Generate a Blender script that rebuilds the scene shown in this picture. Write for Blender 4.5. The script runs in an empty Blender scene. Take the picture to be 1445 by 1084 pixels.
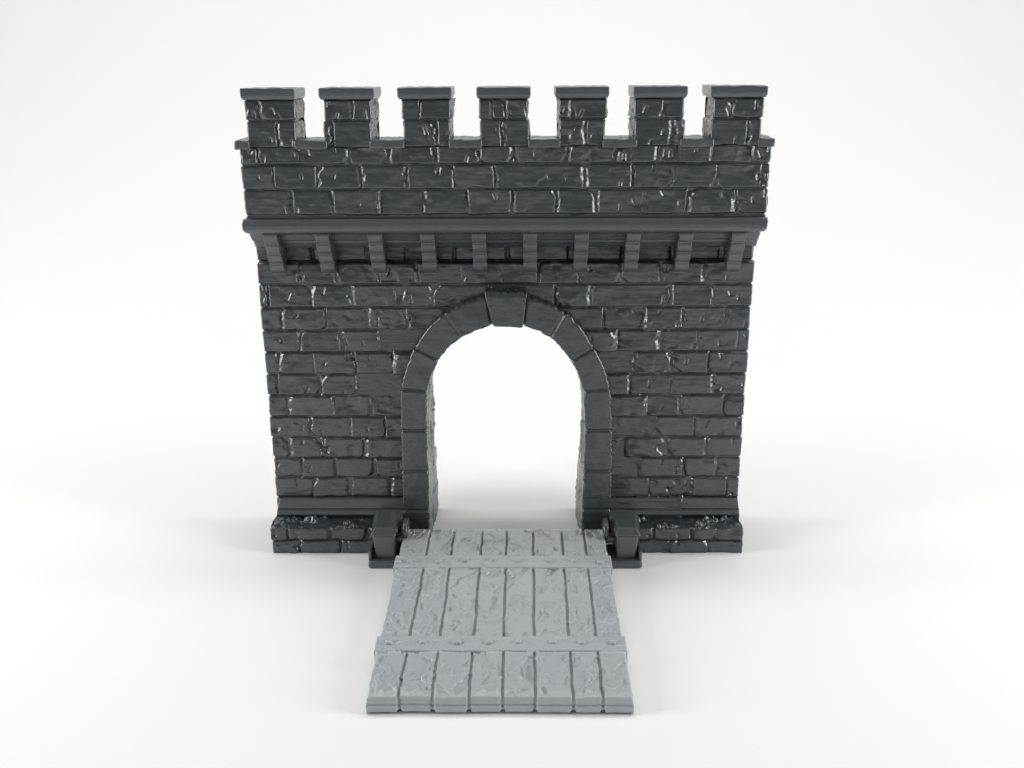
import bpy, math
import numpy as np
from mathutils import Matrix, Vector

# ------------------------------------------------------------------ camera, world, lights (1 unit = 1 cm)
S = bpy.context.scene
S.unit_settings.system = 'METRIC'; S.unit_settings.scale_length = 0.01
FPX, PITCH, YAW, ROLL = 1391.63, 18.0034, -0.7037, -0.3318
CAM = np.array([0.3987, -19.8328, 10.093])
pi_, ya_, ro_ = [math.radians(a) for a in (PITCH, YAW, ROLL)]
F0 = np.array([math.sin(ya_), math.cos(ya_), 0]); R0 = np.array([math.cos(ya_), -math.sin(ya_), 0])
FW = F0*math.cos(pi_)+np.array([0, 0, -math.sin(pi_)]); UP = F0*math.sin(pi_)+np.array([0, 0, math.cos(pi_)])
RT = R0*math.cos(ro_)+UP*math.sin(ro_); UP = UP*math.cos(ro_)-R0*math.sin(ro_)
cd = bpy.data.cameras.new('camera'); cam = bpy.data.objects.new('camera', cd); S.collection.objects.link(cam)
m = Matrix.Identity(4)
for i in range(3):
    m[i][0], m[i][1], m[i][2], m[i][3] = RT[i], UP[i], -FW[i], CAM[i]
cam.matrix_world = m
cd.sensor_width = 36; cd.lens = 36*FPX/1445; cd.clip_start = 0.5; cd.clip_end = 2000
S.camera = cam
S.view_settings.view_transform = 'Standard'; S.view_settings.look = 'None'
S.view_settings.exposure = -0.14; S.view_settings.gamma = 1; S.view_settings.use_curve_mapping = False
S.cycles.use_denoising = True
S.cycles.max_bounces = 8; S.cycles.diffuse_bounces = 5
S.cycles.use_adaptive_sampling = False

W = bpy.data.worlds.new('World'); S.world = W; W.use_nodes = True
W.node_tree.nodes['Background'].inputs[0].default_value = (1.0, 1.0, 1.0, 1)
W.node_tree.nodes['Background'].inputs[1].default_value = 0.19

def area(name, loc, target, sx, sy, power, col=(1, 1, 1)):
    l = bpy.data.lights.new(name, 'AREA'); l.shape = 'RECTANGLE'; l.size = sx; l.size_y = sy
    l.energy = power; l.color = col
    o = bpy.data.objects.new(name, l); S.collection.objects.link(o); o.location = loc
    o.rotation_euler = (Vector(target)-Vector(loc)).to_track_quat('-Z', 'Y').to_euler()
    return o
area('softbox_left', (-40, -12, 15), (0, -1, 4), 13, 27, 14800)
area('softbox_right', (40, -12, 15), (0, -1, 4), 13, 27, 14800)
area('softbox_top', (0, 3, 46), (0, 0, 2), 50, 24, 5200)
area('softbox_backdrop', (0, 8, 62), (0, 56, 22), 240, 16, 62000, (1.0, 1.0, 0.985))

# ------------------------------------------------------------------ helpers
def at(px, py, Y):
    """point of the plane y=Y that the photo shows at pixel (px, py)"""
    d = FW*FPX + RT*(px-722.5) - UP*(py-542)
    p = CAM + d*((Y-CAM[1])/d[1])
    return p[0], p[2]
def atz(px, py, Z):
    d = FW*FPX + RT*(px-722.5) - UP*(py-542)
    p = CAM + d*((Z-CAM[2])/d[2])
    return p[0], p[1]

rng = np.random.default_rng(11)
def _hash(i, j, k, seed):
    h = (i.astype(np.int64)*374761393 + j.astype(np.int64)*668265263 + k.astype(np.int64)*2147483647 + seed*1274126177) & 0xffffffff
    h = ((h ^ (h >> 13))*1274126177) & 0xffffffff
    h = ((h ^ (h >> 15))*2246822519) & 0xffffffff
    return ((h ^ (h >> 16)) & 0xffffff)/float(0xffffff)*2-1
def noise(x, y, z=0.0, seed=0):
    x, y, z = np.broadcast_arrays(np.asarray(x, float), np.asarray(y, float), np.asarray(z, float))
    xi, yi, zi = np.floor(x), np.floor(y), np.floor(z)
    fx, fy, fz = x-xi, y-yi, z-zi
    s = lambda t: t*t*t*(t*(t*6-15)+10)
    sx, sy, sz = s(fx), s(fy), s(fz); r = 0
    for a in (0, 1):
        for b in (0, 1):
            for c in (0, 1):
                w = (sx if a else 1-sx)*(sy if b else 1-sy)*(sz if c else 1-sz)
                g = _hash(xi+a, yi+b, zi+c, seed)*(fx-a)+_hash(xi+a, yi+b, zi+c, seed+77)*(fy-b)+_hash(xi+a, yi+b, zi+c, seed+155)*(fz-c)
                r = r+w*g
    return r*1.4
def fbm(x, y, z=0.0, seed=0, n=4, g=0.5):
    r = 0; a = 1
    for i in range(n):
        r = r+a*noise(np.asarray(x)*2**i, np.asarray(y)*2**i, np.asarray(z)*2**i, seed+i*13); a *= g
    return r
def ss(e0, e1, x):
    t = np.clip((x-e0)/(e1-e0), 0, 1); return t*t*(3-2*t)

def obj(name, V, Fc, mat, parent=None, smooth=True, label=None):
    me = bpy.data.meshes.new(name)
    V = np.asarray(V, float).reshape(-1, 3)
    me.from_pydata(V.tolist() if len(V) < 5 else [], [], [f for f in Fc]) if False else None
    if isinstance(Fc, np.ndarray):
        Fc = Fc.reshape(-1, 4)
        me.vertices.add(len(V)); me.vertices.foreach_set('co', V.ravel())
        me.loops.add(Fc.size); me.loops.foreach_set('vertex_index', Fc.ravel())
        me.polygons.add(len(Fc)); me.polygons.foreach_set('loop_start', np.arange(0, Fc.size, 4))
        me.polygons.foreach_set('loop_total', np.full(len(Fc), 4))
        me.update(calc_edges=True)
    else:
        me.from_pydata(V.tolist(), [], Fc)
    me.validate()
    me.polygons.foreach_set('use_smooth', np.full(len(me.polygons), smooth))
    me.materials.append(mat); me.update()
    o = bpy.data.objects.new(name, me); S.collection.objects.link(o)
    if parent is not None: o.parent = parent
    if label: o['label'] = label
    return o
def empty(name, label, cat, loc=(0, 0, 0)):
    o = bpy.data.objects.new(name, None); S.collection.objects.link(o); o.location = loc
    o['label'] = label; o['category'] = cat; o['kind'] = 'thing'
    return o
def quads(n, m_, off=0, flip=False, mask=None):
    """faces of a grid of n rows by m_ columns"""
    i, j = np.meshgrid(np.arange(n-1), np.arange(m_-1), indexing='ij')
    a = i*m_+j
    f = np.stack([a, a+1, a+m_+1, a+m_], -1)+off
    if flip: f = f[..., ::-1]
    if mask is not None: return f[mask]
    return f.reshape(-1, 4)
class Acc:
    def __init__(s): s.V = []; s.F = []; s.n = 0
    def grid(s, P, flip=False, mask=None):
        s.F.append(quads(P.shape[0], P.shape[1], s.n, flip, mask)); s.V.append(P.reshape(-1, 3)); s.n += P.shape[0]*P.shape[1]
    def out(s): return np.concatenate(s.V), np.concatenate(s.F)

def rbox(c, h, r, rough=0.0, rs=3.0, seed=0, step=0.03, fmap=None):
    """rounded box as one welded grid shell; optional roughness along the normal and a mapping"""
    A = Acc(); h = np.array(h, float)
    def ax(k):
        e = np.linspace(0, math.pi/2, 4); n = max(2, int(2*(h[k]-r)/step)+1)
        edge = h[k]-r+r*np.sin(e)
        mid = np.linspace(-(h[k]-r), h[k]-r, n)
        return np.concatenate([-edge[::-1][:-1], mid, edge[1:]])
    axs = [ax(0), ax(1), ax(2)]
    for k in range(3):
        u, v = [(1, 2), (2, 0), (0, 1)][k]
        for sg in (-1, 1):
            a, b = np.meshgrid(axs[u], axs[v], indexing='ij')
            P = np.zeros(a.shape+(3,)); P[..., k] = sg*h[k]; P[..., u] = a; P[..., v] = b
            inner = np.clip(P, -(h-r), h-r); d = P-inner
            nrm = np.linalg.norm(d, axis=-1, keepdims=True); nd = d/np.maximum(nrm, 1e-9)
            Q = inner+nd*r
            if rough:
                G = Q+np.array(c)
                Q = Q+nd*(rough*fbm(G[..., 0]*rs, G[..., 1]*rs, G[..., 2]*rs, seed))[..., None]
            Q = Q+np.array(c)
            if fmap: Q = fmap(Q)
            A.grid(Q, flip=(sg > 0))
    return A.out()
def merge(*parts):
    V = []; F = []; n = 0
    for v, f in parts:
        V.append(v); F.append(f+n); n += len(v)
    return np.concatenate(V), np.concatenate(F)

# ------------------------------------------------------------------ materials
def plastic(name, base, var, rough, rv=1.0, *, layer=0.0, streak=0.0, diag=0.0, spec=0.5):
    mt = bpy.data.materials.new(name); mt.use_nodes = True; nt = mt.node_tree; N = nt.nodes; L = nt.links
    b = N['Principled BSDF']; b.inputs['Roughness'].default_value = rough
    b.inputs['Specular IOR Level'].default_value = spec
    geo = N.new('ShaderNodeNewGeometry')
    def nz(scale, detail, vec):
        mp = N.new('ShaderNodeMapping'); mp.inputs['Scale'].default_value = vec; L.new(geo.outputs['Position'], mp.inputs[0])
        t = N.new('ShaderNodeTexNoise'); t.inputs['Scale'].default_value = scale; t.inputs['Detail'].default_value = detail
        L.new(mp.outputs[0], t.inputs['Vector']); return t
    n1 = nz(1.3, 4, (1, 1, 2.5))
    mx = N.new('ShaderNodeMix'); mx.data_type = 'RGBA'
    mx.inputs[6].default_value = (*base, 1); mx.inputs[7].default_value = (*var, 1)
    L.new(n1.outputs[0], mx.inputs[0]); L.new(mx.outputs[2], b.inputs['Base Color'])
    # sheen of the print varies with each pass of the nozzle
    n2 = nz(1.0, 5, (1.2, 1.2, 14))
    mr = N.new('ShaderNodeMapRange'); mr.inputs[1].default_value = 0.3; mr.inputs[2].default_value = 0.7
    mr.inputs[3].default_value = rough-0.07*rv; mr.inputs[4].default_value = rough+0.10*rv
    L.new(n2.outputs[0], mr.inputs[0]); L.new(mr.outputs[0], b.inputs['Roughness'])
    h = None
    def add(sock, amt):
        nonlocal h
        m1 = N.new('ShaderNodeMath'); m1.operation = 'MULTIPLY'; m1.inputs[1].default_value = amt; L.new(sock, m1.inputs[0])
        if h is None: h = m1.outputs[0]
        else:
            a = N.new('ShaderNodeMath'); a.operation = 'ADD'; L.new(h, a.inputs[0]); L.new(m1.outputs[0], a.inputs[1]); h = a.outputs[0]
    if streak:
        n3 = nz(1.0, 3, (1.4, 1.4, 55)); add(n3.outputs[0], streak)
        n5 = nz(9.0, 3, (1, 1, 1)); add(n5.outputs[0], streak*0.6)
    def wave(vec, scale, amt):
        mp = N.new('ShaderNodeMapping'); mp.inputs['Rotation'].default_value = vec; L.new(geo.outputs['Position'], mp.inputs[0])
        w = N.new('ShaderNodeTexWave'); w.wave_type = 'BANDS'; w.bands_direction = 'X'; w.inputs['Scale'].default_value = scale
        w.inputs['Distortion'].default_value = 0.3; w.inputs['Detail'].default_value = 1
        L.new(mp.outputs[0], w.inputs['Vector']); add(w.outputs['Fac'], amt)
    if layer: wave((0, math.pi/2, 0), 1/(20*0.04)*math.pi*2/math.pi*5, layer)
    if diag:
        wave((0, 0, math.radians(45)), 5.2, diag)
        n4 = nz(7.0, 4, (1, 1, 1)); add(n4.outputs[0], diag*0.5)
    bp = N.new('ShaderNodeBump'); bp.inputs['Strength'].default_value = 1.0; bp.inputs['Distance'].default_value = 1.0
    L.new(h, bp.inputs['Height']); L.new(bp.outputs[0], b.inputs['Normal'])
    return mt
DARK = plastic('dark_grey_plastic', (0.026, 0.036, 0.042), (0.034, 0.045, 0.051), 0.27, 0.6, layer=0.0008, streak=0.0012, spec=1.0)
DARKS = plastic('dark_grey_plastic_smooth', (0.054, 0.064, 0.069), (0.060, 0.070, 0.075), 0.28, 0.4, layer=0.0008, streak=0.0006, spec=0.95)
LIGHT = plastic('light_grey_plastic', (0.340, 0.372, 0.392), (0.375, 0.402, 0.418), 0.33, 0.6, diag=0.0018, spec=0.6)
WHITE = bpy.data.materials.new('white_sweep_paper'); WHITE.use_nodes = True
wb = WHITE.node_tree.nodes['Principled BSDF']; wb.inputs['Base Color'].default_value = (0.84, 0.84, 0.835, 1)
wb.inputs['Roughness'].default_value = 0.6; wb.inputs['Specular IOR Level'].default_value = 0.25

# ------------------------------------------------------------------ the white sweep
ys = [-60, -30, 0, 30]; prof = [(-70.0, 0.0), (-20, 0), (5, 0), (12, 0)]
for a in np.linspace(0, math.pi/2, 48)[1:]:
    prof.append((12+52*math.sin(a), 52-52*math.cos(a)))
prof += [(64, 70), (64, 110)]
P = np.array([[(x, y, z) for x in np.linspace(-110, 110, 10)] for y, z in prof])
A = Acc(); A.grid(P); V, Fc = A.out()
g = obj('ground', V, Fc, WHITE); g['kind'] = 'structure'

# ------------------------------------------------------------------ stone courses -> height map
def courses(x, z, rows, xL, xR, D=0.055, chipseed=1, w=0.030, chip=1.0, quiet=99):
    """x (n,m), z (n,m) grids; rows = [(zlo, zhi, [joint x])]; gives how far the surface stands out"""
    r = np.random.default_rng(chipseed)
    H = np.full(x.shape, -D)
    x1 = x[0]; z1 = z[:, 0]
    lines = {}
    def line(zb, xx):
        k = round(zb, 3); ph = (k*37.7) % 50
        return zb+0.016*noise(xx*1.6+ph, ph, 0, 5)+0.010*noise(xx*6+ph, ph, 0, 6)
    for zlo, zhi, js in rows:
        js = sorted(js); xs = [xL-1]+list(js)+[xR+1]
        st = [1]+[r.choice([0.2, 0.4, 0.7, 1.0, 1.0]) for _ in js]+[1]
        wd = [0.03]+[r.uniform(0.012, 0.03) for _ in js]+[0.03]
        for k in range(len(xs)-1):
            a, b = xs[k], xs[k+1]
            ci = np.where((x1 > a-0.1) & (x1 < b+0.1))[0]; ri = np.where((z1 > zlo-0.08) & (z1 < zhi+0.08))[0]
            if len(ci) == 0 or len(ri) == 0: continue
            sl = (slice(ri[0], ri[-1]+1), slice(ci[0], ci[-1]+1)); X = x[sl]; Z = z[sl]
            zt = line(zhi, X)-Z-0.007; zb = Z-line(zlo, X)-0.007
            def jl(xj, Zz): return xj+0.022*noise(Zz*3.1+xj*7, xj*3.3, 0, 9)+0.010*noise(Zz*11+xj*7, xj*3.3, 0, 10)
            dl = X-jl(a, Z)-0.002 if k else X*0+9
            dr = jl(b, Z)-X-0.002 if k < len(xs)-2 else X*0+9
            off = r.uniform(-0.022, 0.022)
            cx, cz = (max(a, xL)+min(b, xR))/2, (zlo+zhi)/2
            hb = off+r.uniform(-0.04, 0.04)*(X-cx)+r.uniform(-0.06, 0.06)*(Z-cz)
            hb = hb+0.020*fbm(X*1.6+k*9, Z*2.2, chipseed*1.7+zlo*5, 21, 3)
            # arrises: each upright edge is a sloping facet of uneven width, bitten wider here and there
            for d_, sd_ in ((dl, 0), (dr, 1)):
                ph = r.uniform(0, 99)
                wf = r.choice([0.012, 0.016, 0.055, 0.070, 0.090]); sl2 = r.uniform(0.50, 0.80)
                wz = wf*(1+0.45*noise(Z*4, ph, 0, 33)+0.2*noise(Z*14, ph, 0, 37))
                if r.random() < 0.45*chip and zlo < quiet:      # the arris widens into a broken corner
                    zc = r.choice([zlo, zhi]); hc = r.uniform(0.10, 0.22)
                    wz = wz+r.uniform(0.05, 0.15)*np.clip(1-np.abs(Z-zc)/hc, 0, 1)*(1+0.5*noise(X*9, Z*9, ph, 35))
                if r.random() < 0.22*chip and zlo < quiet:
                    wz = wz+r.uniform(0.1, 0.25)*np.clip(noise(Z*r.uniform(3.5, 6.0), ph, 0, 34)+0.5*noise(X*7, Z*7, ph, 38), 0, 1)
                hb = hb-np.clip(sl2*(wz-np.maximum(d_, 0)), 0, D*0.8)
            # now and then a small struck mark with a sloping face
            for _ in range(r.choice([0, 1, 1, 2]) if zlo < quiet else 0):
                px, pz = r.uniform(max(a, xL), min(b, xR)), r.uniform(zlo+0.07, zhi-0.07)
                th = r.uniform(-0.5, 0.5); q1 = (X-px)*math.cos(th)+(Z-pz)*math.sin(th); q2 = -(X-px)*math.sin(th)+(Z-pz)*math.cos(th)
                wd_ = r.uniform(0.03, 0.06); ln_ = r.uniform(0.04, 0.11)
                msk = ss(ln_, ln_*0.7, np.abs(q2)+0.03*noise(X*12, Z*12, ph, 43))
                sg_ = r.choice([-1, 1])
                hb = hb-0.75*msk*np.clip(wd_-np.abs(sg_*q1-wd_*0.3), 0, wd_)*np.where(sg_*q1 > wd_*0.3, 1.0, 0.8)
            # bitten lower and upper arrises, and a few struck facets on the face
            for d_ in (zt, zb):
                ph = r.uniform(0, 99); am = r.uniform(0, 0.10)
                wz = am*np.clip(noise(X*r.uniform(2, 5), ph, 0, 36)-0.1, 0, 1)+0.008
                hb = hb-np.clip(0.8*(wz-np.maximum(d_, 0)), 0, 0.04)
            # soft dents with a crisp border, and a few low swellings
            ph = r.uniform(0, 99); fx = r.uniform(2.2, 4.0); am = r.choice([0.02, 0.04, 0.07, 0.10])
            if zlo > quiet: am = 0.01
            hb = hb-am*np.clip(noise(X*fx+ph, Z*fx*1.3, ph, 41)-r.uniform(0.18, 0.34), 0, 0.45)
            hb = hb+0.5*am*np.clip(noise(X*fx*1.4+ph, Z*fx*1.6, ph+9, 42)-0.28, 0, 0.3)
            e = -D*(1-ss(-0.004, w, zt))-D*(1-ss(-0.004, w, zb))
            ev = -D*st[k]*(1-ss(-0.003, wd[k], dl))-D*st[k+1]*(1-ss(-0.003, wd[k+1], dr))
            v = np.where((dl < -0.03) | (dr < -0.03) | (zt < -0.02) | (zb < -0.02), -D, np.maximum(hb+np.minimum(e, ev), -D))
            H[sl] = np.maximum(H[sl], v)
    H = H+0.0035*fbm(x*2.5, z*16, 0, 51, 3)+0.004*noise(x*5, z*5, 0, 52)
    H = H-0.13*(z > quiet+0.03)
    return H

def edge_line(z, rows, sd, amp=0.03):
    e = 0.012*noise(z*2.3, sd*3.1, 0, 61)+0.010*noise(z*9, sd*2.7, 0, 62)
    for k, (a, b, _) in enumerate(rows):
        o = amp*(((k*7+sd*5) % 11)/11-0.5)
        e = e+o*ss(a-0.01, a+0.03, z)*ss(b+0.01, b-0.03, z)
        e = e-0.022*ss(0.035, 0.0, np.abs(z-a))
    return e

def slab(name, xL, xR, z0, z1, yf, yb, rows, mat, parent, res=0.016, seed=1, hole=None, sideamp=0.02, chip=1.0, top_rough=0.0):
    A = Acc()
    nx = max(8, int((xR-xL)/res)); nz_ = max(8, int((z1-z0)/res))
    xs = np.linspace(xL, xR, nx); zs = np.linspace(z0, z1, nz_)
    X, Z = np.meshgrid(xs, zs)
    H = courses(X, Z, rows, xL, xR, chipseed=seed, chip=chip, quiet=zrow(372, 0) if hole is not None else 99)
    # round the long vertical edges a little
    eL, eR = edge_line(zs, rows, 1+seed, sideamp), edge_line(zs, rows, 4+seed, sideamp)
    fl = ss(0.3, 0.0, X-xL); fr = ss(0.3, 0.0, xR-X)
    X2 = X-eL[:, None]*fl+eR[:, None]*fr
    rd = 0.03
    for d in (X-xL, xR-X): H = H-rd*(1-np.sqrt(np.clip(1-(1-np.clip(d/rd, 0, 1))**2, 0, 1)))
    Pf = np.stack([X2, yf-H, Z], -1)
    mask = None
    if hole is not None:
        cxm = (X[:-1, :-1]+X[1:, 1:])/2; czm = (Z[:-1, :-1]+Z[1:, 1:])/2
        mask = ~inside(cxm, czm, hole)
    A.grid(Pf, mask=mask)
    # sides run from the front edge to the back
    ny = max(4, int((yb-yf)/0.04))
    t = np.linspace(0, 1, ny)
    for sg, col in ((-1, 0), (1, -1)):
        base = Pf[:, col, :]
        Y = base[:, 1][:, None]*(1-t)+yb*t
        Zs = np.repeat(zs[:, None], ny, 1)
        fade = ss(0, 0.12, t)
        bump = 0.045*fbm(Y*2.2+sg*9, Zs*3.0, seed, 71, 4)+0.02*noise(Y*9, Zs*6, seed, 72)
        for a, b, js in rows:
            bump = bump-0.02*ss(0.03, 0, np.abs(Zs-a))
        Xs = base[:, 0][:, None]+sg*fade*bump
        A.grid(np.stack([Xs, Y, Zs], -1), flip=(sg > 0) is False)
    # back, coarser
    nx2, nz2 = max(4, int((xR-xL)/0.05)), max(4, int((z1-z0)/0.05))
    Xb, Zb = np.meshgrid(np.linspace(xL, xR, nx2), np.linspace(z0, z1, nz2))
    Hb = courses(Xb, Zb, [(a, b, [-q for q in js]) for a, b, js in rows], xL, xR, chipseed=seed+50, chip=chip)
    mb = None
    if hole is not None:
        mb = ~inside((Xb[:-1, :-1]+Xb[1:, 1:])/2, (Zb[:-1, :-1]+Zb[1:, 1:])/2, hole)
    A.grid(np.stack([Xb, yb+Hb-0.0*Hb, Zb], -1), flip=True, mask=mb)
    # top and bottom
    for zz, row in ((z0, 0), (z1, -1)):
        base = Pf[row]
        n = 14; t2 = np.linspace(0, 1, n)[:, None]
        Y = base[:, 1][None]*(1-t2)+yb*t2; Xt = np.repeat(base[:, 0][None], n, 0)
        Zt = zz+0*Y
        if top_rough and row == -1: Zt = Zt+top_rough*ss(0, .15, t2)*fbm(Xt*4, Y*4, 0, 81)
        mk = None
        if hole is not None and row == 0: mk = ~inside((Xt[:-1, :-1]+Xt[1:, 1:])/2, np.full(Xt[1:, 1:].shape, 0.05), hole)
        A.grid(np.stack([Xt, Y, Zt], -1), flip=(row == 0), mask=mk)
    V, Fc = A.out()
    return obj(name, V, Fc, mat, parent)

def inside(x, z, poly):
    r = np.zeros(x.shape, bool); n = len(poly)
    for i in range(n):
        (x1, z1), (x2, z2) = poly[i], poly[(i+1) % n]
        c = ((z1 > z) != (z2 > z)) & (x < (x2-x1)*(z-z1)/((z2-z1) or 1e-9)+x1)
        r ^= c
    return r

wall = empty('castle_gate', 'dark grey plastic model castle wall with seven merlons and an arched gateway, standing on white', 'model wall')

YB, YO = 0.0, -0.66           # face of the lower wall, face of the overhanging parapet
def zrow(py, Y): return (at(450, py, Y)[1]+at(980, py, Y)[1])/2

# ---- arch outline (front face of the ring)
YR = -0.17
inn = [(609, 790), (607, 745), (604, 660), (602, 605), (602.5, 553), (608, 531), (619, 509), (633, 491), (651, 477), (669, 468), (690, 461.5), (715, 459), (740, 461.5), (760, 468), (778, 479),
       (793, 492), (806, 510), (817, 531), (824, 553), (826, 605), (824, 660), (820, 745), (819, 790)]
out = [(571, 790), (569.5, 745), (567, 660), (565, 605), (565, 550), (573, 519), (584, 491), (603, 464), (626, 443), (652, 429), (682, 419), (713, 414), (744, 418), (773, 429), (801, 443),
       (821, 463), (838, 490), (853, 519), (862, 549), (864.5, 605), (864, 660), (861, 745), (860, 790)]
inn = [at(a, b, YR) for a, b in inn]; out = [at(a, b, YR) for a, b in out]
inn = [(x, max(z, -0.0)) for x, z in inn]; out = [(x, max(z, -0.0)) for x, z in out]
for L_ in (inn, out): L_[0] = (L_[1][0], 0.0); L_[-1] = (L_[-2][0], 0.0)
holepoly = [((a[0]*0.55+b[0]*0.45), (a[1]*0.55+b[1]*0.45)) for a, b in zip(inn, out)]
holepoly = [(holepoly[0][0], -1)]+holepoly+[(holepoly[-1][0], -1)]

# ---- lower wall
lower = [
    (368.5, [438, 514, 571, 716, 802, 948], 341),
]
rowsL = [(341, 370, [438, 514, 571, 640, 716, 802, 880, 948, 1020]),
         (370, 401.5, [420, 473, 534, 587, 650, 705, 761, 817, 876, 932, 995]),
         (401.5, 434, [377, 438, 496, 556, 610, 690, 782, 834, 949, 1009]),
         (434, 466, [400, 459, 517, 575, 851, 912, 964, 1026]),
         (466, 497, [424, 479, 534, 869, 932, 984, 1043]),
         (497, 528, [391, 442, 501, 557, 889, 947, 999]),
         (528, 558, [392, 452, 504, 889, 946, 1007]),
         (558, 588, [404, 471, 525, 911, 961, 1021]),
         (588, 617.5, [436, 496, 544, 925, 980]),
         (617.5, 646, [408, 455, 513, 881, 942, 997]),
         (646, 674, [426, 474, 530, 901, 965, 1009]),
         (674, 702.5, [443, 494, 551, 916, 974, 1025]),
         (702.5, 760, [470, 960])]
rows = []
for t_, b_, js in rowsL:
    rows.append((zrow(b_, YB), zrow(t_, YB), [at(j, (t_+b_)/2, YB)[0] for j in js]))
WBH = 5.06
slab('masonry', -WBH+0.01, WBH+0.03, 0.0, zrow(338, YB), YB, 1.28, rows, DARK, wall, res=0.0155, seed=3, hole=holepoly)

# ---- parapet
rowsP = [(205, 232, [362, 421, 492, 547, 616, 676, 725, 803, 870, 929, 959, 1003, 1061]),
         (232, 267.5, [386, 445, 510, 575, 640, 697, 826, 893, 949, 1014, 1076]),
         (267.5, 303.5, [412, 470, 536, 595, 662, 721, 785, 843, 907, 970, 1038])]
rowsPw = [(zrow(b_, YO), zrow(t_, YO), [at(j, (t_+b_)/2, YO)[0] for j in js]) for t_, b_, js in rowsP]
ZC = zrow(304, YO); ZS = zrow(206, YO)
PX0 = at(341, 250, YO)[0]; PX1 = at(1086, 250, YO)[0]
# the parapet leans out a touch at the top like the print
slab('parapet', PX0, PX1, ZC-0.06, ZS, YO, 0.25, rowsPw, DARK, wall, res=0.0155, seed=8)

# ---- merlons with their copings
mer = [((346, 415.5), (338, 415), [[364], [390]]), ((456, 525), (449, 527.5), [[497], [470]]), ((567, 635), (560, 637), [[592], [617]]),
       ((677.5, 745), (672, 749), [[693, 714], [707]]), ((788, 855), (783.5, 860), [[805], [828]]), ((896, 966), (894, 971), [[936], [950]]),
       ((1006, 1076), (1003.5, 1084), [[1033], [1056]])]
ZM1 = zrow(141, YO); ZCT = at(711, 123, YO-0.05)[1]; ZMm = zrow(169, YO)
for k, ((a, b), (c_, d_), js) in enumerate(mer):
    xa, xb = at(a, 170, YO)[0], at(b, 170, YO)[0]
    rr = [(ZMm, ZM1+0.02, [at(j, 155, YO)[0] for j in js[0]]), (ZS-0.03, ZMm, [at(j, 188, YO)[0] for j in js[1]])]
    mo = slab('merlon', xa, xb, ZS, ZM1+0.015, YO, 0.25, rr, DARK, wall, res=0.0155, seed=20+k, sideamp=0.05)
    ca, cb = at(c_, 131, YO-0.05)[0], at(d_, 131, YO-0.05)[0]
    zt, zb = ZCT, zrow(139.5, YO-0.05)
    def fm(Q, cx=(ca+cb)/2, zb=zb, zt=zt, k=k):
        t = np.clip((Q[..., 2]-zb)/(zt-zb), 0, 1)
        s = 1-0.045*ss(0.35, 0.0, t)                      # the slab is undercut towards its lower edge
        Q = Q.copy()
        Q[..., 0] = cx+(Q[..., 0]-cx)*s; Q[..., 1] = -0.22+(Q[..., 1]+0.22)*(1-0.07*ss(0.35, 0.0, t))
        Q[..., 2] += 0.007*noise(Q[..., 0]*3, Q[..., 1]*3, k, 91)+0.012*ss(0.85, 1, t)*noise(Q[..., 0]*7, Q[..., 1]*5, k, 92)
        Q[..., 1] += 0.006*noise(Q[..., 0]*2, Q[..., 2]*8, k, 93)
        return Q
    V, Fc = rbox(((ca+cb)/2, -0.21, (zt+zb)/2), ((cb-ca)/2, 0.50, (zt-zb)/2), 0.022, rough=0.004, rs=5, seed=k, step=0.03, fmap=fm)
    obj('coping', V, Fc, DARKS, mo)

# ---- sills between the merlons
sil = [(330, 351), (414.5, 461), (521, 570.5), (633, 680.5), (745, 791), (850.5, 899.5), (960, 1008), (1069.5, 1094)]
for k, (a, b) in enumerate(sil):
    xa, xb = at(a, 203, YO-0.06)[0], at(b, 203, YO-0.06)[0]
    zt, zb = zrow(197, YO-0.06), zrow(209.5, YO-0.06)
    def fm(Q, k=k, zt=zt, zb=zb):
        Q = Q.copy(); t = np.clip((Q[..., 2]-zb)/(zt-zb), 0, 1)
        Q[..., 2] += 0.012*noise(Q[..., 0]*4, Q[..., 1]*4, k*2.2, 95)*(0.3+t)+0.01*noise(Q[..., 0]*11, Q[..., 1]*9, k, 96)
        Q[..., 1] += 0.012*noise(Q[..., 0]*4, Q[..., 2]*7, k, 97)
        return Q
    V, Fc = rbox(((xa+xb)/2, -0.215, (zt+zb)/2), ((xb-xa)/2, 0.505, (zt-zb)/2), 0.03, rough=0.008, rs=6, seed=30+k, fmap=fm)
    obj('sill', V, Fc, DARKS, wall)

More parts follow.
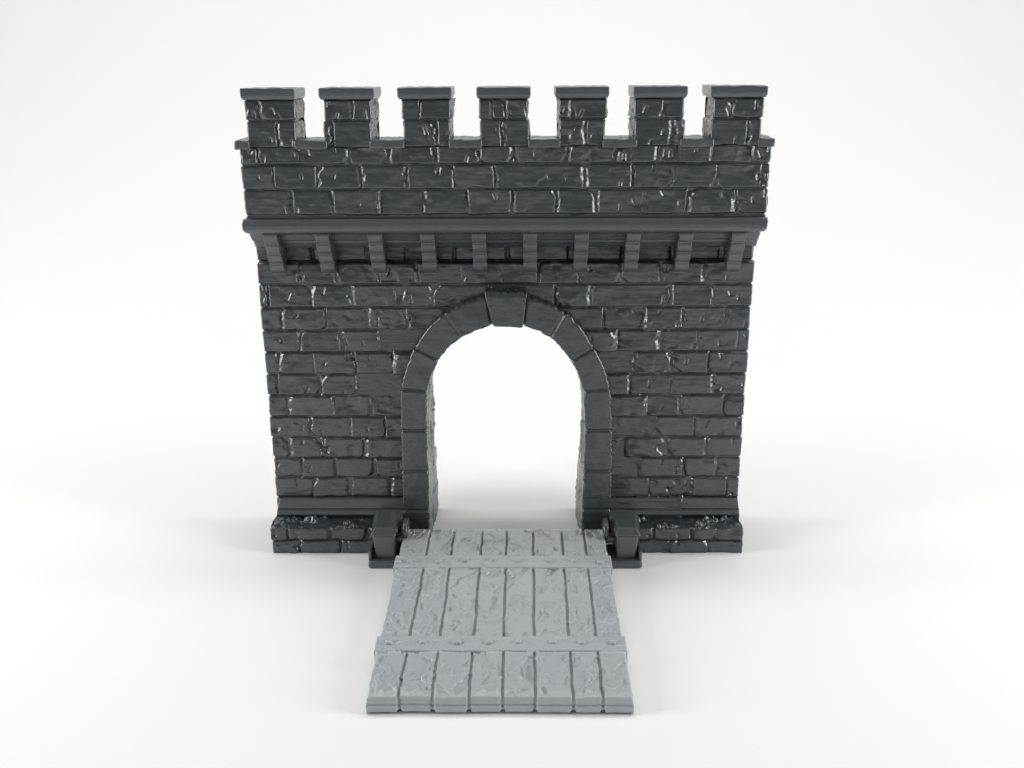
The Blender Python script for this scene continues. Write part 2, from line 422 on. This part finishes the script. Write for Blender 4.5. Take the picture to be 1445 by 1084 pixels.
# ---- mouldings: stacked rectangular rings (half width, front y) along z
def stack(name, secs, yb, mat, xl=None, xr=None, nx=240, rough=0.004, seed=0):
    """secs: (z, xleft, xright, yfront) top to bottom"""
    A = Acc(); rows_ = []
    S2 = []
    for (a, b) in zip(secs[:-1], secs[1:]):
        n = max(2, int(math.dist((a[0], a[3]), (b[0], b[3]))/0.02)+1)
        for t in np.linspace(0, 1, n)[:-1]: S2.append([p*(1-t)+q*t for p, q in zip(a, b)])
    S2.append(list(secs[-1])); S2 = np.array(S2)
    u = np.linspace(0, 1, nx); ny = 30; v = np.linspace(0, 1, ny)
    for z, x0, x1, yf in S2:
        L1 = np.stack([np.full(ny, x0), yb+(yf-yb)*v, np.full(ny, z)], -1)
        Fr = np.stack([x0+(x1-x0)*u, np.full(nx, yf), np.full(nx, z)], -1)
        R1 = np.stack([np.full(ny, x1), yf+(yb-yf)*v, np.full(ny, z)], -1)
        rows_.append(np.concatenate([L1, Fr[1:-1], R1]))
    P = np.array(rows_)
    P[..., 1] += rough*fbm(P[..., 0]*1.5, P[..., 2]*9, 0, 101+seed); P[..., 2] += rough*0.8*fbm(P[..., 0]*2.5, P[..., 1], 0, 102+seed)
    A.grid(P, flip=True)
    n = P.shape[1]
    # caps
    for r_, fl in ((0, True), (-1, False)):
        line = P[r_]; bk = line.copy(); bk[:, 1] = yb
    
        A.grid(np.array([bk, line]), flip=fl)
    V, Fc = A.out(); return obj(name, V, Fc, mat, wall)

def sec(py, Y, pl, pr):   # height from the row of pixels, half widths from the silhouette
    z = zrow(py, Y); return (z, at(pl, py, Y)[0], at(pr, py, Y)[0], Y)
cs = [sec(307.5, -0.60, 346, 1081), sec(308.5, -0.68, 343, 1083), sec(315.5, -0.745, 341, 1084), sec(317, -0.755, 341, 1083.5), sec(324, -0.75, 342.5, 1082), sec(327.8, -0.70, 347, 1078), sec(328.2, -0.62, 350, 1074),
      sec(330, -0.40, 352, 1073), sec(338.5, -0.28, 356, 1070), sec(339.2, -0.22, 358, 1069), sec(341.2, -0.22, 358.5, 1069), sec(348, -0.10, 361, 1067), sec(349, -0.02, 361, 1066)]
stack('cornice', cs, 0.9, DARKS, nx=420, rough=0.003)

# ---- corbels
cor = [(368, 387, 386, 404), (442, 461, 455, 475), (516, 535.5, 528, 547), (591, 611, 598, 619), (665, 686, 667, 689), (738, 759, 737, 758),
       (810.5, 831, 808.5, 830), (884.5, 905, 879.5, 900), (959.5, 980, 949.5, 971), (1035, 1056, 1022.5, 1043)]
ztc, zbc = zrow(329, -0.62), zrow(385.5, -0.16)
for k, (a, b, c_, d_) in enumerate(cor):
    xm = ((at((a+b)/2, 330, -0.60)[0])+(at((c_+d_)/2, 380, -0.18)[0]))/2
    hw = 0.136
    def fm(Q, k=k, xm=xm):
        Q = Q.copy(); t = np.clip((Q[..., 2]-zbc)/(ztc-zbc), 0, 1)      # 0 bottom, 1 top
        # four receding rounded lobes
        base = -(0.12+0.50*t**0.85)
        lob = 0.0
        lob = -0.045*np.abs(np.sin(math.pi*np.clip(t, 0, 1)*4.0))**0.6
        yf = base+lob+0.025+0.006*noise(Q[..., 0]*6, Q[..., 2]*9, k*1.7, 111)
        v = (Q[..., 1]+1)/2
        Q[..., 1] = yf*(1-v)+0.12*v
        Q[..., 0] = xm+(Q[..., 0]-xm)*(1+0.02*np.sin(t*19+k))+0.010*noise(t*5, k*3.1, 0, 112)
        return Q
    # box in (x, v, z) space, v mapped to depth
    V, Fc = rbox((xm, 0, (ztc+zbc)/2), (hw, 1.0, (ztc+0.04-zbc)/2), 0.022, step=0.02, fmap=fm)
    obj('corbel', V, Fc, DARKS, wall)

# ---- arch ring and reveal
inn_a, out_a = np.array(inn), np.array(out)
sl_ = np.concatenate([[0], np.cumsum(np.hypot(*np.diff((inn_a+out_a)/2, axis=0).T))])
ns = int(sl_[-1]/0.018); s_ = np.linspace(0, sl_[-1], ns)
def interp(L_, s): return np.stack([np.interp(s, sl_, L_[:, 0]), np.interp(s, sl_, L_[:, 1])], -1)
I, O = interp(inn_a, s_), interp(out_a, s_)
mid = (I+O)/2
# voussoir joints, found as the place along the ring nearest to each seen joint
jpx = [(586, 721), (586, 666), (585, 608), (584, 552), (602, 501), (640, 462), (690, 441), (740, 441), (786, 462), (823, 501), (843, 551), (845, 608), (843, 666), (841, 719)]
jdep = [1.2, 0.5, 1, 1, 1.3, 0.25, 1, 1, 1.2, 1, 0.8, 1.1, 1.2, 0.7]
js_ = []
for p in jpx:
    q = np.array(at(p[0], p[1], YR)); js_.append(s_[np.argmin(np.hypot(*(mid-q).T))])
jd = np.zeros(ns); vo = np.zeros(ns)
r2 = np.random.default_rng(5)
edges = [0]+js_+[sl_[-1]]
for a, b in zip(edges[:-1], edges[1:]):
    vo += np.where((s_ >= a) & (s_ < b), r2.uniform(-0.015, 0.015), 0)
for q, dd in zip(js_, jdep): jd = np.maximum(jd, 0.75*dd*ss(0.040, 0.0, np.abs(s_-q)))
A = Acc(); rowsR = []
back = 1.34
nf, nb, no = 34, 46, 10
for i in range(ns):
    pass
T = np.linspace(0, 1, nf)[None, :, None]
front = O[:, None, :]*(1-T)+I[:, None, :]*T
Yf = np.full((ns, nf), YR)
nrm = (I-O); nrm = nrm/np.linalg.norm(nrm, axis=1, keepdims=True)      # towards the opening
# rounded edges on the front
dist_o = np.linalg.norm(front-O[:, None, :], axis=-1); dist_i = np.linalg.norm(front-I[:, None, :], axis=-1)
rd = 0.05
for d in (dist_o, dist_i): Yf = Yf+rd*(1-np.sqrt(np.clip(1-(1-np.clip(d/rd, 0, 1))**2, 0, 1)))
Yf = Yf+0.05*jd[:, None]-vo[:, None]-0.015*fbm(front[..., 0]*2.2, front[..., 1]*2.5, 0, 121, 4)
wob = 0.026*noise(s_*3.2, 1.1, 0, 122)+0.018*noise(s_*10, 4.1, 0, 123)-0.018*jd
front = front+(nrm*wob[:, None])[:, None, :]*T - (nrm*(0.018*noise(s_*3.1, 9.7, 0, 124)+0.022*noise(s_*11, 2.1, 0, 125)-0.04*jd)[:, None])[:, None, :]*(1-T)
Pf = np.stack([front[..., 0], Yf, front[..., 1]], -1)
# outer flank, back into the wall
to = np.linspace(1, 0, no, endpoint=False)[None, :, None]
Po = Pf[:, :1, :]*(1-to)+np.stack([Pf[:, 0, 0], np.full(ns, 0.12), Pf[:, 0, 2]], -1)[:, None, :]*to
# reveal
tb = np.linspace(0, 1, nb+1)[1:]
yy = Pf[:, -1, 1][:, None]*(1-tb)+back*tb
sg = np.repeat(s_[:, None], nb, 1)
z_ = Pf[:, -1, 2][:, None]
rv = (0.06*fbm(sg*0.8, yy*2.6, 0, 131, 2)+0.012*noise(sg*2, yy*8, 0, 132))*ss(0, 0.2, tb)-0.02*jd[:, None]
lowb = ss(1.75, 1.55, z_)*ss(0.72, 0.86, tb[None, :])                 # a thicker course low on the far side
rv = rv+0.02*lowb
yy = yy+0.30*lowb*ss(0.8, 1.0, tb[None, :])
px_ = Pf[:, -1, 0][:, None]+nrm[:, 0][:, None]*rv; pz_ = Pf[:, -1, 2][:, None]+nrm[:, 1][:, None]*rv
Pb = np.stack([px_, yy, np.maximum(pz_, 0)], -1)
# far face of the ring
tk = np.linspace(0, 1, 12)[None, 1:, None]
Of = np.stack([O[:, 0], np.full(ns, back)+0.02, O[:, 1]], -1)[:, None, :]
Pk = Pb[:, -1:, :]*(1-tk)+Of*tk
ring = np.concatenate([Po, Pf, Pb, Pk], 1)
A.grid(ring)
V, Fc = A.out(); arch = obj('arch_ring', V, Fc, DARK, wall)

# keystone
kc = [at(*p, -0.27) for p in ((683.5, 413), (744, 413), (737.5, 460.5), (696.5, 459))]
def fk(Q):
    Q = Q.copy(); u = (Q[..., 0]+1)/2; v = (Q[..., 2]+1)/2
    tl, tr, br, bl = [np.array(p) for p in kc]
    xz = (1-v)[..., None]*((1-u)[..., None]*bl+u[..., None]*br)+v[..., None]*((1-u)[..., None]*tl+u[..., None]*tr)
    y = -0.40+(Q[..., 1]+1)/2*0.62
    xz[..., 1] -= 0.02*ss(0, 1, 1-v)*noise(xz[..., 0]*5, y*5, 0, 141)
    topm = ss(0.88, 1.0, v)
    xz[..., 1] += topm*(0.035*fbm(xz[..., 0]*9, y*9, 0, 142)+0.03)
    xz[..., 0] += 0.018*noise(xz[..., 1]*5, y*5, 3.0, 143)
    y = y+0.010*fbm(xz[..., 0]*3, xz[..., 1]*3, 0, 144)+topm*0.03*(1+noise(xz[..., 0]*10, y*7, 0, 145))
    return np.stack([xz[..., 0], y, xz[..., 1]], -1)
V, Fc = rbox((0, 0, 0), (1, 1, 1), 0.10, step=0.04, fmap=fk)
obj('keystone', V, Fc, DARK, arch)

# ---- base mouldings and plinths, on either side of the gateway
xi_l, xi_r = at(572, 715, 0)[0], at(858, 715, 0)[0]
def bsec(py, Y, pl): return (zrow(py, Y), pl, Y)
zz = [(702.8, -0.03, 395, 1040), (703.6, -0.10, 394.5, 1041), (717.5, -0.15, 392, 1042.5), (718.2, -0.125, 391.5, 1043), (720, -0.125, 391.5, 1043), (721, -0.175, 391, 1043), (727, -0.20, 390.5, 1043.5), (728, -0.11, 390.5, 1043.5)]
for side in (0, 1):
    secs = []
    for py, Y, pl, pr in zz:
        z = zrow(py, Y)
        secs.append((z, at(pl, py, Y)[0] if side == 0 else xi_r, xi_l if side == 0 else at(pr, py, Y)[0], Y))
    secs.append((0.3, secs[-1][1], secs[-1][2], -0.05))
    stack('base_moulding', secs, 0.4, DARKS, nx=150, rough=0.004, seed=7+side)

YP = -0.66
def plinth(xL, xR, outer, rows_, seed):
    zt = zrow(747, YP); res = 0.016
    nx = int((xR-xL)/res); xs = np.linspace(xL, xR, nx)
    ntop = 34; nfr = int(zt/0.014)
    rows3 = []
    zs = np.linspace(zt, 0, nfr)
    X, Z = np.meshgrid(xs, zs)
    Hc = courses(X, Z[::-1], rows_, xL, xR, chipseed=seed, D=0.07, chip=1.2)[::-1]
    Hc = Hc+0.02*fbm(X*2, Z*4, 0, 151+seed, 3)
    Pfr = np.stack([X, YP-Hc, Z+0*X], -1)
    low = ss(0.06, 0, Z)
    Pfr[..., 2] = np.maximum(Pfr[..., 2]+0.0, 0)
    Pfr[..., 1] += 0.02*low
    t = np.linspace(0, 1, ntop, endpoint=False)[:, None]
    Yt = (-0.05)*(1-t)+(Pfr[0, :, 1][None])*t
    Xt = np.repeat(xs[None], ntop, 0)
    rg = np.abs(fbm(Xt*2.6, Yt*3.4, seed*3.3, 161, 4))
    crumb = fbm(Xt*9, Yt*9, seed, 162, 3)
    patch = ss(-0.15, 0.25, noise(Xt*1.6, Yt*1.5, seed*2.0, 163))
    Zt = zt+0.0+(0.13*(0.42-rg)+0.075*crumb*patch+0.02)*ss(1.0, 0.8, t)*(0.35+0.65*patch)
    Zt = np.where(crumb*patch > 0.25, Zt+0.02, Zt)
    Pt = np.stack([Xt, Yt, Zt+0*Xt], -1)
    P = np.concatenate([Pt, Pfr])
    e = edge_line(P[:, 0 if outer < 0 else -1, 2], rows_, seed, 0.03)
    d = (P[..., 0]-xL) if outer < 0 else (xR-P[..., 0])
    P[..., 0] += outer*e[:, None]*ss(0.25, 0, d)
    rd = 0.03; rr_ = rd*(1-np.sqrt(np.clip(1-(1-np.clip(d/rd, 0, 1))**2, 0, 1)))
    P[ntop:, :, 1] += rr_[ntop:]
    A = Acc(); A.grid(P, flip=True)
    for col, fl in ((0, False), (-1, True)):
        ln = P[:, col, :]; n2 = 20
        tt = np.linspace(0, 1, n2)[None, :, None]
        bk = ln.copy(); bk[:, 1] = 0.5; bk[:, 2] = np.minimum(bk[:, 2], zt)
        G = ln[:, None, :]*(1-tt)+bk[:, None, :]*tt
        G[..., 0] += (0.03*fbm(G[..., 1]*4, G[..., 2]*4, seed, 171))*np.minimum(tt[..., 0]*6, 1)*(1 if col else -1)
        A.grid(G, flip=fl)
    V, Fc = A.out()
    V[:, 2] = np.maximum(V[:, 2], 0)
    return obj('plinth', V, Fc, DARK, wall)
zj = zrow(763, YP); zt_ = zrow(747, YP)
def pr_(lst, py): return [at(j, py, YP)[0] for j in lst]
plinth(at(383.5, 765, YP)[0], at(566, 765, YP)[0], -1, [(zj, zt_+0.2, pr_([405, 466, 521], 755)), (-0.05, zj, pr_([423, 480, 545], 773))], 2)
plinth(at(866, 765, YP)[0], at(1048, 765, YP)[0], 1, [(zj, zt_+0.2, pr_([924, 978, 1013], 755)), (-0.05, zj, pr_([944, 1000], 773))], 5)

# ---- hinge brackets
def poly_prism(pts, x0, x1):
    n = len(pts); V = [(x0, y, z) for y, z in pts]+[(x1, y, z) for y, z in pts]
    F = [tuple(range(n))[::-1], tuple(range(n, 2*n))]+[(i, (i+1) % n, n+(i+1) % n, n+i) for i in range(n)]
    return V, F
def bevel(o, w, seg=3):
    b = o.modifiers.new('bevel', 'BEVEL'); b.width = w; b.segments = seg; b.limit_method = 'ANGLE'; b.angle_limit = math.radians(25)
    o.data.polygons.foreach_set('use_smooth', np.full(len(o.data.polygons), True))
    wn = o.modifiers.new('wn', 'WEIGHTED_NORMAL'); wn.keep_sharp = True
for side in (-1, 1):
    fx0 = atz(520.5, 799, 0.02) if side < 0 else atz(905.5, 799, 0.02)
    fy = atz(560, 803, 0)[1]
    xo_ = fx0[0]                                   # outer edge of the foot
    wfoot = 0.70
    xc = xo_-side*wfoot/2
    # base point of the bracket
    be = bpy.data.objects.new('hinge_bracket', None); S.collection.objects.link(be); be.parent = wall
    be.location = (xc, fy+0.4, 0)
    def put(name, V, Fc, smooth=True):
        V = np.array(V)-np.array([xc, fy+0.4, 0]); return obj(name, V, Fc, DARKS, be, smooth)
    # foot: rounded slab with an upstanding outer flange
    V, Fc = rbox((xc, fy+0.42, 0.085), (wfoot/2, 0.42, 0.085), 0.05, rough=0.002, rs=6, step=0.05)
    put('foot', V, Fc)
    V, Fc = rbox((xo_-side*0.035, fy+0.40, 0.19), (0.034, 0.33, 0.17), 0.03, step=0.05)
    put('flange', V, Fc)
    # post, slightly tapered towards its foot
    if side < 0: pa, pb = at(525.5, 765, fy+0.1)[0], at(557, 765, fy+0.1)[0]
    else: pa, pb = at(870, 765, fy+0.1)[0], at(901.5, 765, fy+0.1)[0]
    pc, ph = (pa+pb)/2, (pb-pa)/2
    zc0 = at(540, 757.5, fy+0.08)[1]; zc1 = zc0+0.15
    def fp(Q, pc=pc):
        Q = Q.copy(); t = np.clip((Q[..., 2]-0.1)/(zc0-0.1), 0, 1)
        Q[..., 0] = pc+(Q[..., 0]-pc)*(0.86+0.14*t)+side*(-0.02)*(1-t); Q[..., 1] += 0.05*(1-t)
        return Q
    V, Fc = rbox((pc, fy+0.10+0.36, (0.12+zc0)/2), (ph, 0.36, (zc0-0.10)/2), 0.05, step=0.04, fmap=fp)
    put('post', V, Fc)
    # cap: coffin shaped block with sloping shoulders, widening towards the wall
    y0, y1 = fy+0.075, fy+1.08
    hb, ht, hbB, htB = ph+0.025, ph*0.76, ph+0.09, ph*1.05
    zb_, zm_, zt2 = zc0, zc0+0.035, zc1+0.015
    inner = -side
    def ring_(y, h0, h1, zt, sh): return [(pc-h0, y, zb_), (pc+h0, y, zb_), (pc+h0, y, zm_), (pc+h1+sh, y+0.0, zt), (pc-h1+sh, y, zt), (pc-h0, y, zm_)]
    A0 = [(pc-hb, y0, zb_), (pc+hb, y0, zb_), (pc+hb, y0, zm_), (pc-hb, y0, zm_)]
    Vc = [(pc-hb, y0, zb_), (pc+hb, y0, zb_), (pc+hb, y0, zm_), (pc-hb, y0, zm_),
          (pc-ht, y0+0.09, zt2), (pc+ht, y0+0.09, zt2),
          (pc-hbB, y1-0.1, zb_), (pc+hbB, y1-0.1, zb_), (pc+hbB, y1-0.1, zm_), (pc-hbB, y1-0.1, zm_),
          (pc-htB+inner*0.03, y1-0.12, zt2), (pc+htB+inner*0.03, y1-0.12, zt2),
          (pc-hbB*0.6, y1, zb_), (pc+hbB*0.6, y1, zb_), (pc+htB*0.5, y1, zt2-0.08), (pc-htB*0.5, y1, zt2-0.08)]
    Fcap = [(0, 1, 2, 3), (3, 2, 5, 4), (4, 5, 11, 10), (2, 8, 11, 5), (3, 4, 10, 9), (1, 7, 8, 2), (0, 3, 9, 6), (0, 6, 7, 1),
            (6, 12, 13, 7), (12, 15, 14, 13), (10, 11, 14, 15), (8, 7, 13, 14), (8, 14, 11), (9, 10, 15), (9, 15, 12, 6)]
    o = put('cap', Vc, Fcap); bevel(o, 0.02, 3)
    # hinge eye: a disc on the inner side with its pin below, reaching under the drawbridge
    xe = pc+inner*(ph+0.20); ye, ze = fy+0.52, zc0-0.03
    pts = []; n = 28
    Vd = []; 
    for xx in (xe-0.045, xe+0.045):
        for k in range(n):
            a = 2*math.pi*k/n; Vd.append((xx, ye+0.27*math.cos(a), ze+0.22*math.sin(a)))
        for k in range(n):
            a = 2*math.pi*k/n; Vd.append((xx, ye+0.12*math.cos(a), ze+0.10*math.sin(a)))
    Fd = []
    for k in range(n):
        k2 = (k+1) % n
        Fd += [(k, k2, n+k2, n+k), (2*n+k2, 2*n+k, 3*n+k, 3*n+k2), (k2, k, 2*n+k, 2*n+k2), (n+k, n+k2, 3*n+k2, 3*n+k)]
    o = put('hinge_eye', Vd, Fd); bevel(o, 0.02, 2)
    V, Fc = rbox((pc+inner*(ph+0.14), ye-0.02, 0.47), (0.21, 0.10, 0.075), 0.04, step=0.05)
    put('hinge_pin', V, Fc)

# ------------------------------------------------------------------ drawbridge
YN = atz(705, 1011, 0.0)[1]+0.03
TH = 0.335
YFAR = -0.60
ZFAR = 0.56
br = empty('drawbridge', 'light grey plastic plank drawbridge lowered flat in front of the dark gateway', 'drawbridge', (0, YN, 0))
LEN = math.hypot(YFAR-YN, ZFAR-TH); tilt = math.atan2(ZFAR-TH, YFAR-YN)
near_j = [562, 610, 661, 709, 755, 809, 851]; far_j = [609, 642, 682, 715, 752, 792, 823]
xl_n, xr_n, xl_f, xr_f = at(517.5, 990, YN)[0], at(892.5, 990, YN)[0], at(571.5, 751, YFAR)[0], at(851, 751, YFAR)[0]
jn = [at(j, 990, YN)[0] for j in near_j]; jf = [at(j, 751, YFAR)[0] for j in far_j]
def lerp(a, b, t): return a+(b-a)*t
vb = []
def v_of(py):      # distance along the deck for a row of pixels
    best = None
    for i in range(400):
        v = i/399; y = lerp(YN, YFAR, v); z = lerp(TH, ZFAR, v)
        q = at(710, py, y)[1]
        if best is None or abs(q-z) < best[0]: best = (abs(q-z), v)
    return best[1]*LEN
b1 = (v_of(804), v_of(788)); b2 = (v_of(922.5), v_of(902))
res = 0.0125
nu = int((xr_n-xl_n)/res); nv = int(LEN/res)
u = np.linspace(0, 1, nu); v = np.linspace(0, LEN, nv)
Ug, Vg = np.meshgrid(u, v); t = Vg/LEN
XL = lerp(xl_n, xl_f, t)+0.022*noise(Vg*1.1, 3.3, 0, 201)+0.015*noise(Vg*3.5, 1.3, 0, 202)
XR = lerp(xr_n, xr_f, t)+0.022*noise(Vg*1.1, 7.3, 0, 203)+0.015*noise(Vg*3.5, 5.3, 0, 204)
inb = lambda V_, e=0.0: np.maximum(ss(b1[0]-0.012-e, b1[0]+0.012-e, V_)*ss(b1[1]+0.012+e, b1[1]-0.012+e, V_), ss(b2[0]-0.012-e, b2[0]+0.012-e, V_)*ss(b2[1]+0.012+e, b2[1]-0.012+e, V_))
Xg = lerp(XL, XR, Ug)
def jx(k, Vv): tt = Vv/LEN; return lerp(jn[k], jf[k], tt)+0.018*noise(Vv*1.3+k*5, k*2.2, 0, 205)+0.010*noise(Vv*5+k*5, k*2.2, 0, 206)
Zt = np.zeros_like(Xg)
# printed relief: noise cut into flat layer steps
wx, wy = 0.45*noise(Xg*1.6, Vg*1.6, 0, 211), 0.45*noise(Xg*1.6, Vg*1.6, 5, 212)
raw = (noise(Xg*2.9+wx, Vg*2.3+wy, 0, 213)+0.40*noise(Xg*4.9+wx, Vg*4.2+wy, 0, 214))*2.5+0.5
fl = np.floor(raw); fr = raw-fl
terr = fl+ss(0.0, 0.05, fr)
endf = ss(0.02, 0.16, Vg)*ss(0.02, 0.12, LEN-Vg)
Zt += 0.029*np.clip(terr, -1, 1)*(0.35+0.65*endf)
Zt += 0.022*ss(0.30, 0.33, noise(Xg*5.0, Vg*4.4, 1, 217))*endf # small raised blobs
rg_ = noise(Xg*2.8+wx, Vg*2.2+wy, 9, 215)
Zt += 0.020*ss(0.06, 0.035, np.abs(rg_-0.02))*ss(0.0, 0.04, noise(Xg*1.5, Vg*1.5, 3, 216))*endf   # worm-like beads
Zt += 0.001*fbm(Xg*12, Vg*12, 0, 218, 2)
beam = inb(Vg)
Zt *= 1-0.92*beam
for k in range(len(jn)):
    q = np.abs(Xg-jx(k, Vg)); width = 0.016+0.006*noise(Vg*2, k*7.7, 0, 219)
    Zt += -(0.065*ss(width+0.022, width-0.014, q))*(1-np.minimum(beam*1.1, 1))
    Zt += 0.009*ss(0.05, 0.0, np.abs(q-width-0.035))*(1-beam)
Zt += beam*0.042
rd = 0.035
for d in (Xg-XL, XR-Xg, Vg-0, LEN-Vg): Zt -= rd*(1-np.sqrt(np.clip(1-(1-np.clip(d/rd, 0, 1))**2, 0, 1)))*1.0
# planks end a little unevenly at both ends
pk = np.zeros_like(Xg); allj = [-9]+list(range(len(jn)))+[99]
r3 = np.random.default_rng(8); pe = r3.uniform(-0.014, 0.014, 9)
endoff = np.zeros(nu)
xn = lerp(xl_n, xr_n, u)
bnd = [-9]+jn+[9]
for k in range(8): endoff += np.where((xn >= bnd[k]) & (xn < bnd[k+1]), pe[k], 0)
notch = np.zeros(nu)
for k in range(len(jn)): notch = np.maximum(notch, ss(0.05, 0.008, np.abs(xn-jn[k])))
top_v = Vg+(endoff+0.02*notch+0.01*noise(xn*4, 2.2, 0, 220))[None]*ss(0.5, 0, Vg)
side_out = 0.03*ss(0, 1, beam)
Xw = Xg+side_out*(ss(0.06, 0, XR-Xg)-ss(0.06, 0, Xg-XL))
Dk = [np.stack([Xw, top_v, TH+Zt], -1)]
# near end face: two layers of plank with a seam, the lower edge rounded under, V notches at the joints
nz3 = 26; zf = np.linspace(1, 0, nz3)[1:]
topz = (TH+Zt[0])[None]; zz_ = zf[:, None]*topz
ny_ = 0.018*ss(0.04, 0.0, np.abs(zf-0.60))[:, None]+0.0*topz
ny_ = ny_+0.08*(ss(0.25, 0.0, zf)**1.6)[:, None]+0.004*noise(xn[None]*3, zf[:, None]*9, 0, 221)
ny_ = ny_+(notch[None]*(0.012+0.15*ss(0.34, 0.05, zf)[:, None]))
ny_ = ny_-0.012*(ss(0.6, 0.54, zf))[:, None]
zz_ = zz_+0.045*notch[None]*ss(0.2, 0, zf)[:, None]
zlow = 0.012+0.012*noise(xn*2.5, 8.8, 0, 222)[None]
zz_ = np.maximum(zz_, np.abs(zlow)*1.0)
Fe = np.stack([np.repeat(Xw[:1], nz3-1, 0), top_v[:1]+ny_, zz_], -1)
P = np.concatenate([Fe[::-1], Dk[0]])
# far end face
zf2 = np.linspace(1, 0, 10)[1:]
Ff = np.stack([np.repeat(Xw[-1:], 9, 0), np.repeat(top_v[-1:], 9, 0), zf2[:, None]*(TH+Zt[-1])[None]], -1)
P = np.concatenate([P, Ff])
A = Acc(); A.grid(P)
# flanks
nzs = 10
for col, fl_ in ((0, False), (-1, True)):
    ln = P[:, col, :]; tt = np.linspace(0, 1, nzs)[None, :, None]
    bt = ln.copy(); bt[:, 2] = 0.012
    G = ln[:, None, :]*(1-tt)+bt[:, None, :]*tt
    sgn = 1 if col else -1
    G[..., 0] += sgn*(0.02*np.sin(math.pi*tt[..., 0])-0.02*ss(0.05, 0, np.abs(tt[..., 0]-0.5))-0.03*ss(0.75, 1, tt[..., 0]))
    A.grid(G, flip=fl_)
bt = np.stack([P[..., 0][[0, -1]], P[..., 1][[0, -1]], np.full((2, nu), 0.012)], -1); A.grid(bt, flip=True)
V, Fc = A.out()
ct, st_ = math.cos(tilt), math.sin(tilt)
def deck(V):
    V = np.array(V, float); y = V[:, 1].copy(); z = V[:, 2].copy()
    V[:, 1] = y*ct-z*st_+TH*st_; V[:, 2] = y*st_+z*ct+TH*(1-ct)
    return V
V = deck(V); V[:, 2] = np.maximum(V[:, 2], 0.0)
dk = obj('plank_deck', V, Fc, LIGHT, br)
# cross bands: the raised strap with its nail heads
def bandx(px, py, w):
    vv = v_of(py); y = lerp(YN, YFAR, vv/LEN); return at(px, py, y)[0], vv
nails = [[(562, 795), (578, 795), (619, 794.5), (657, 792), (696, 792), (731, 793), (774, 793), (810, 793.5), (847, 795)],
         [(549, 909), (597, 909), (645, 908.5), (690, 908), (731, 908), (780, 908), (821, 909), (865, 909)]]
for bi, (bb, nl) in enumerate(zip((b1, b2), nails)):
    vm, hv = (bb[0]+bb[1])/2, (bb[1]-bb[0])/2
    xa = lerp(xl_n, xl_f, vm/LEN)-0.045; xb = lerp(xr_n, xr_f, vm/LEN)+0.045
    nx = int((xb-xa)/0.0125); ny2 = 40
    xs = np.linspace(xa, xb, nx); vs = np.linspace(-1, 1, ny2)
    Xb, Vb = np.meshgrid(xs, vs)
    Vv = vm+hv*Vb+0.014*noise(Xb*1.6, bi*4.4, 0, 231)*np.sign(Vb)*np.abs(Vb)
    raw = (noise(Xb*2.6+0.8*noise(Xb*1.5, Vv*3, 0, 232), Vv*2.8, bi*3.0, 233)+0.4*noise(Xb*5, Vv*5, bi*3.0, 235))*2.2+0.4; f0 = np.floor(raw)
    Zb = TH+0.060+0.014*np.clip(f0+ss(0, 0.08, raw-f0), -1, 1)+0.003*fbm(Xb*12, Vv*12, 0, 234, 2)
    de = np.minimum(np.minimum(Vb+1, 1-Vb)*hv, np.minimum(Xb-xa, xb-Xb)); rd = 0.025
    Zb -= rd*(1-np.sqrt(np.clip(1-(1-np.clip(de/rd, 0, 1))**2, 0, 1)))
    A = Acc(); Pt = np.stack([Xb, Vv, Zb], -1); A.grid(Pt)
    for ln, fl_ in ((Pt[0], False), (Pt[-1], True), (Pt[:, 0], True), (Pt[:, -1], False)):
        b_ = ln.copy(); b_[:, 2] = TH-0.12
        A.grid(np.array([b_, ln]), flip=fl_)
    V, Fc = A.out(); cb_ = obj('cross_band', deck(V), Fc, LIGHT, br)
    for k, (px, py) in enumerate(nl):
        x, vv = bandx(px, py+3.0, 0)
        rr = (0.068, 0.060, 0.075)[k % 3]
        def fn(Q, x=x, vv=vv, k=k):
            Q = Q.copy(); Q[..., 0] += 0.015*noise(Q[..., 1]*20, k*3.0, 0, 241); Q[..., 2] += 0.008*noise(Q[..., 0]*15, Q[..., 1]*15, k, 242); return Q
        V, Fc = rbox((x, vv, TH+0.074), (rr, rr*0.9, 0.05), 0.046, step=0.02, fmap=fn)
        obj('nail_head', deck(V), Fc, LIGHT, cb_)
print('verts', sum(len(o.data.vertices) for o in bpy.data.objects if o.type == 'MESH'))
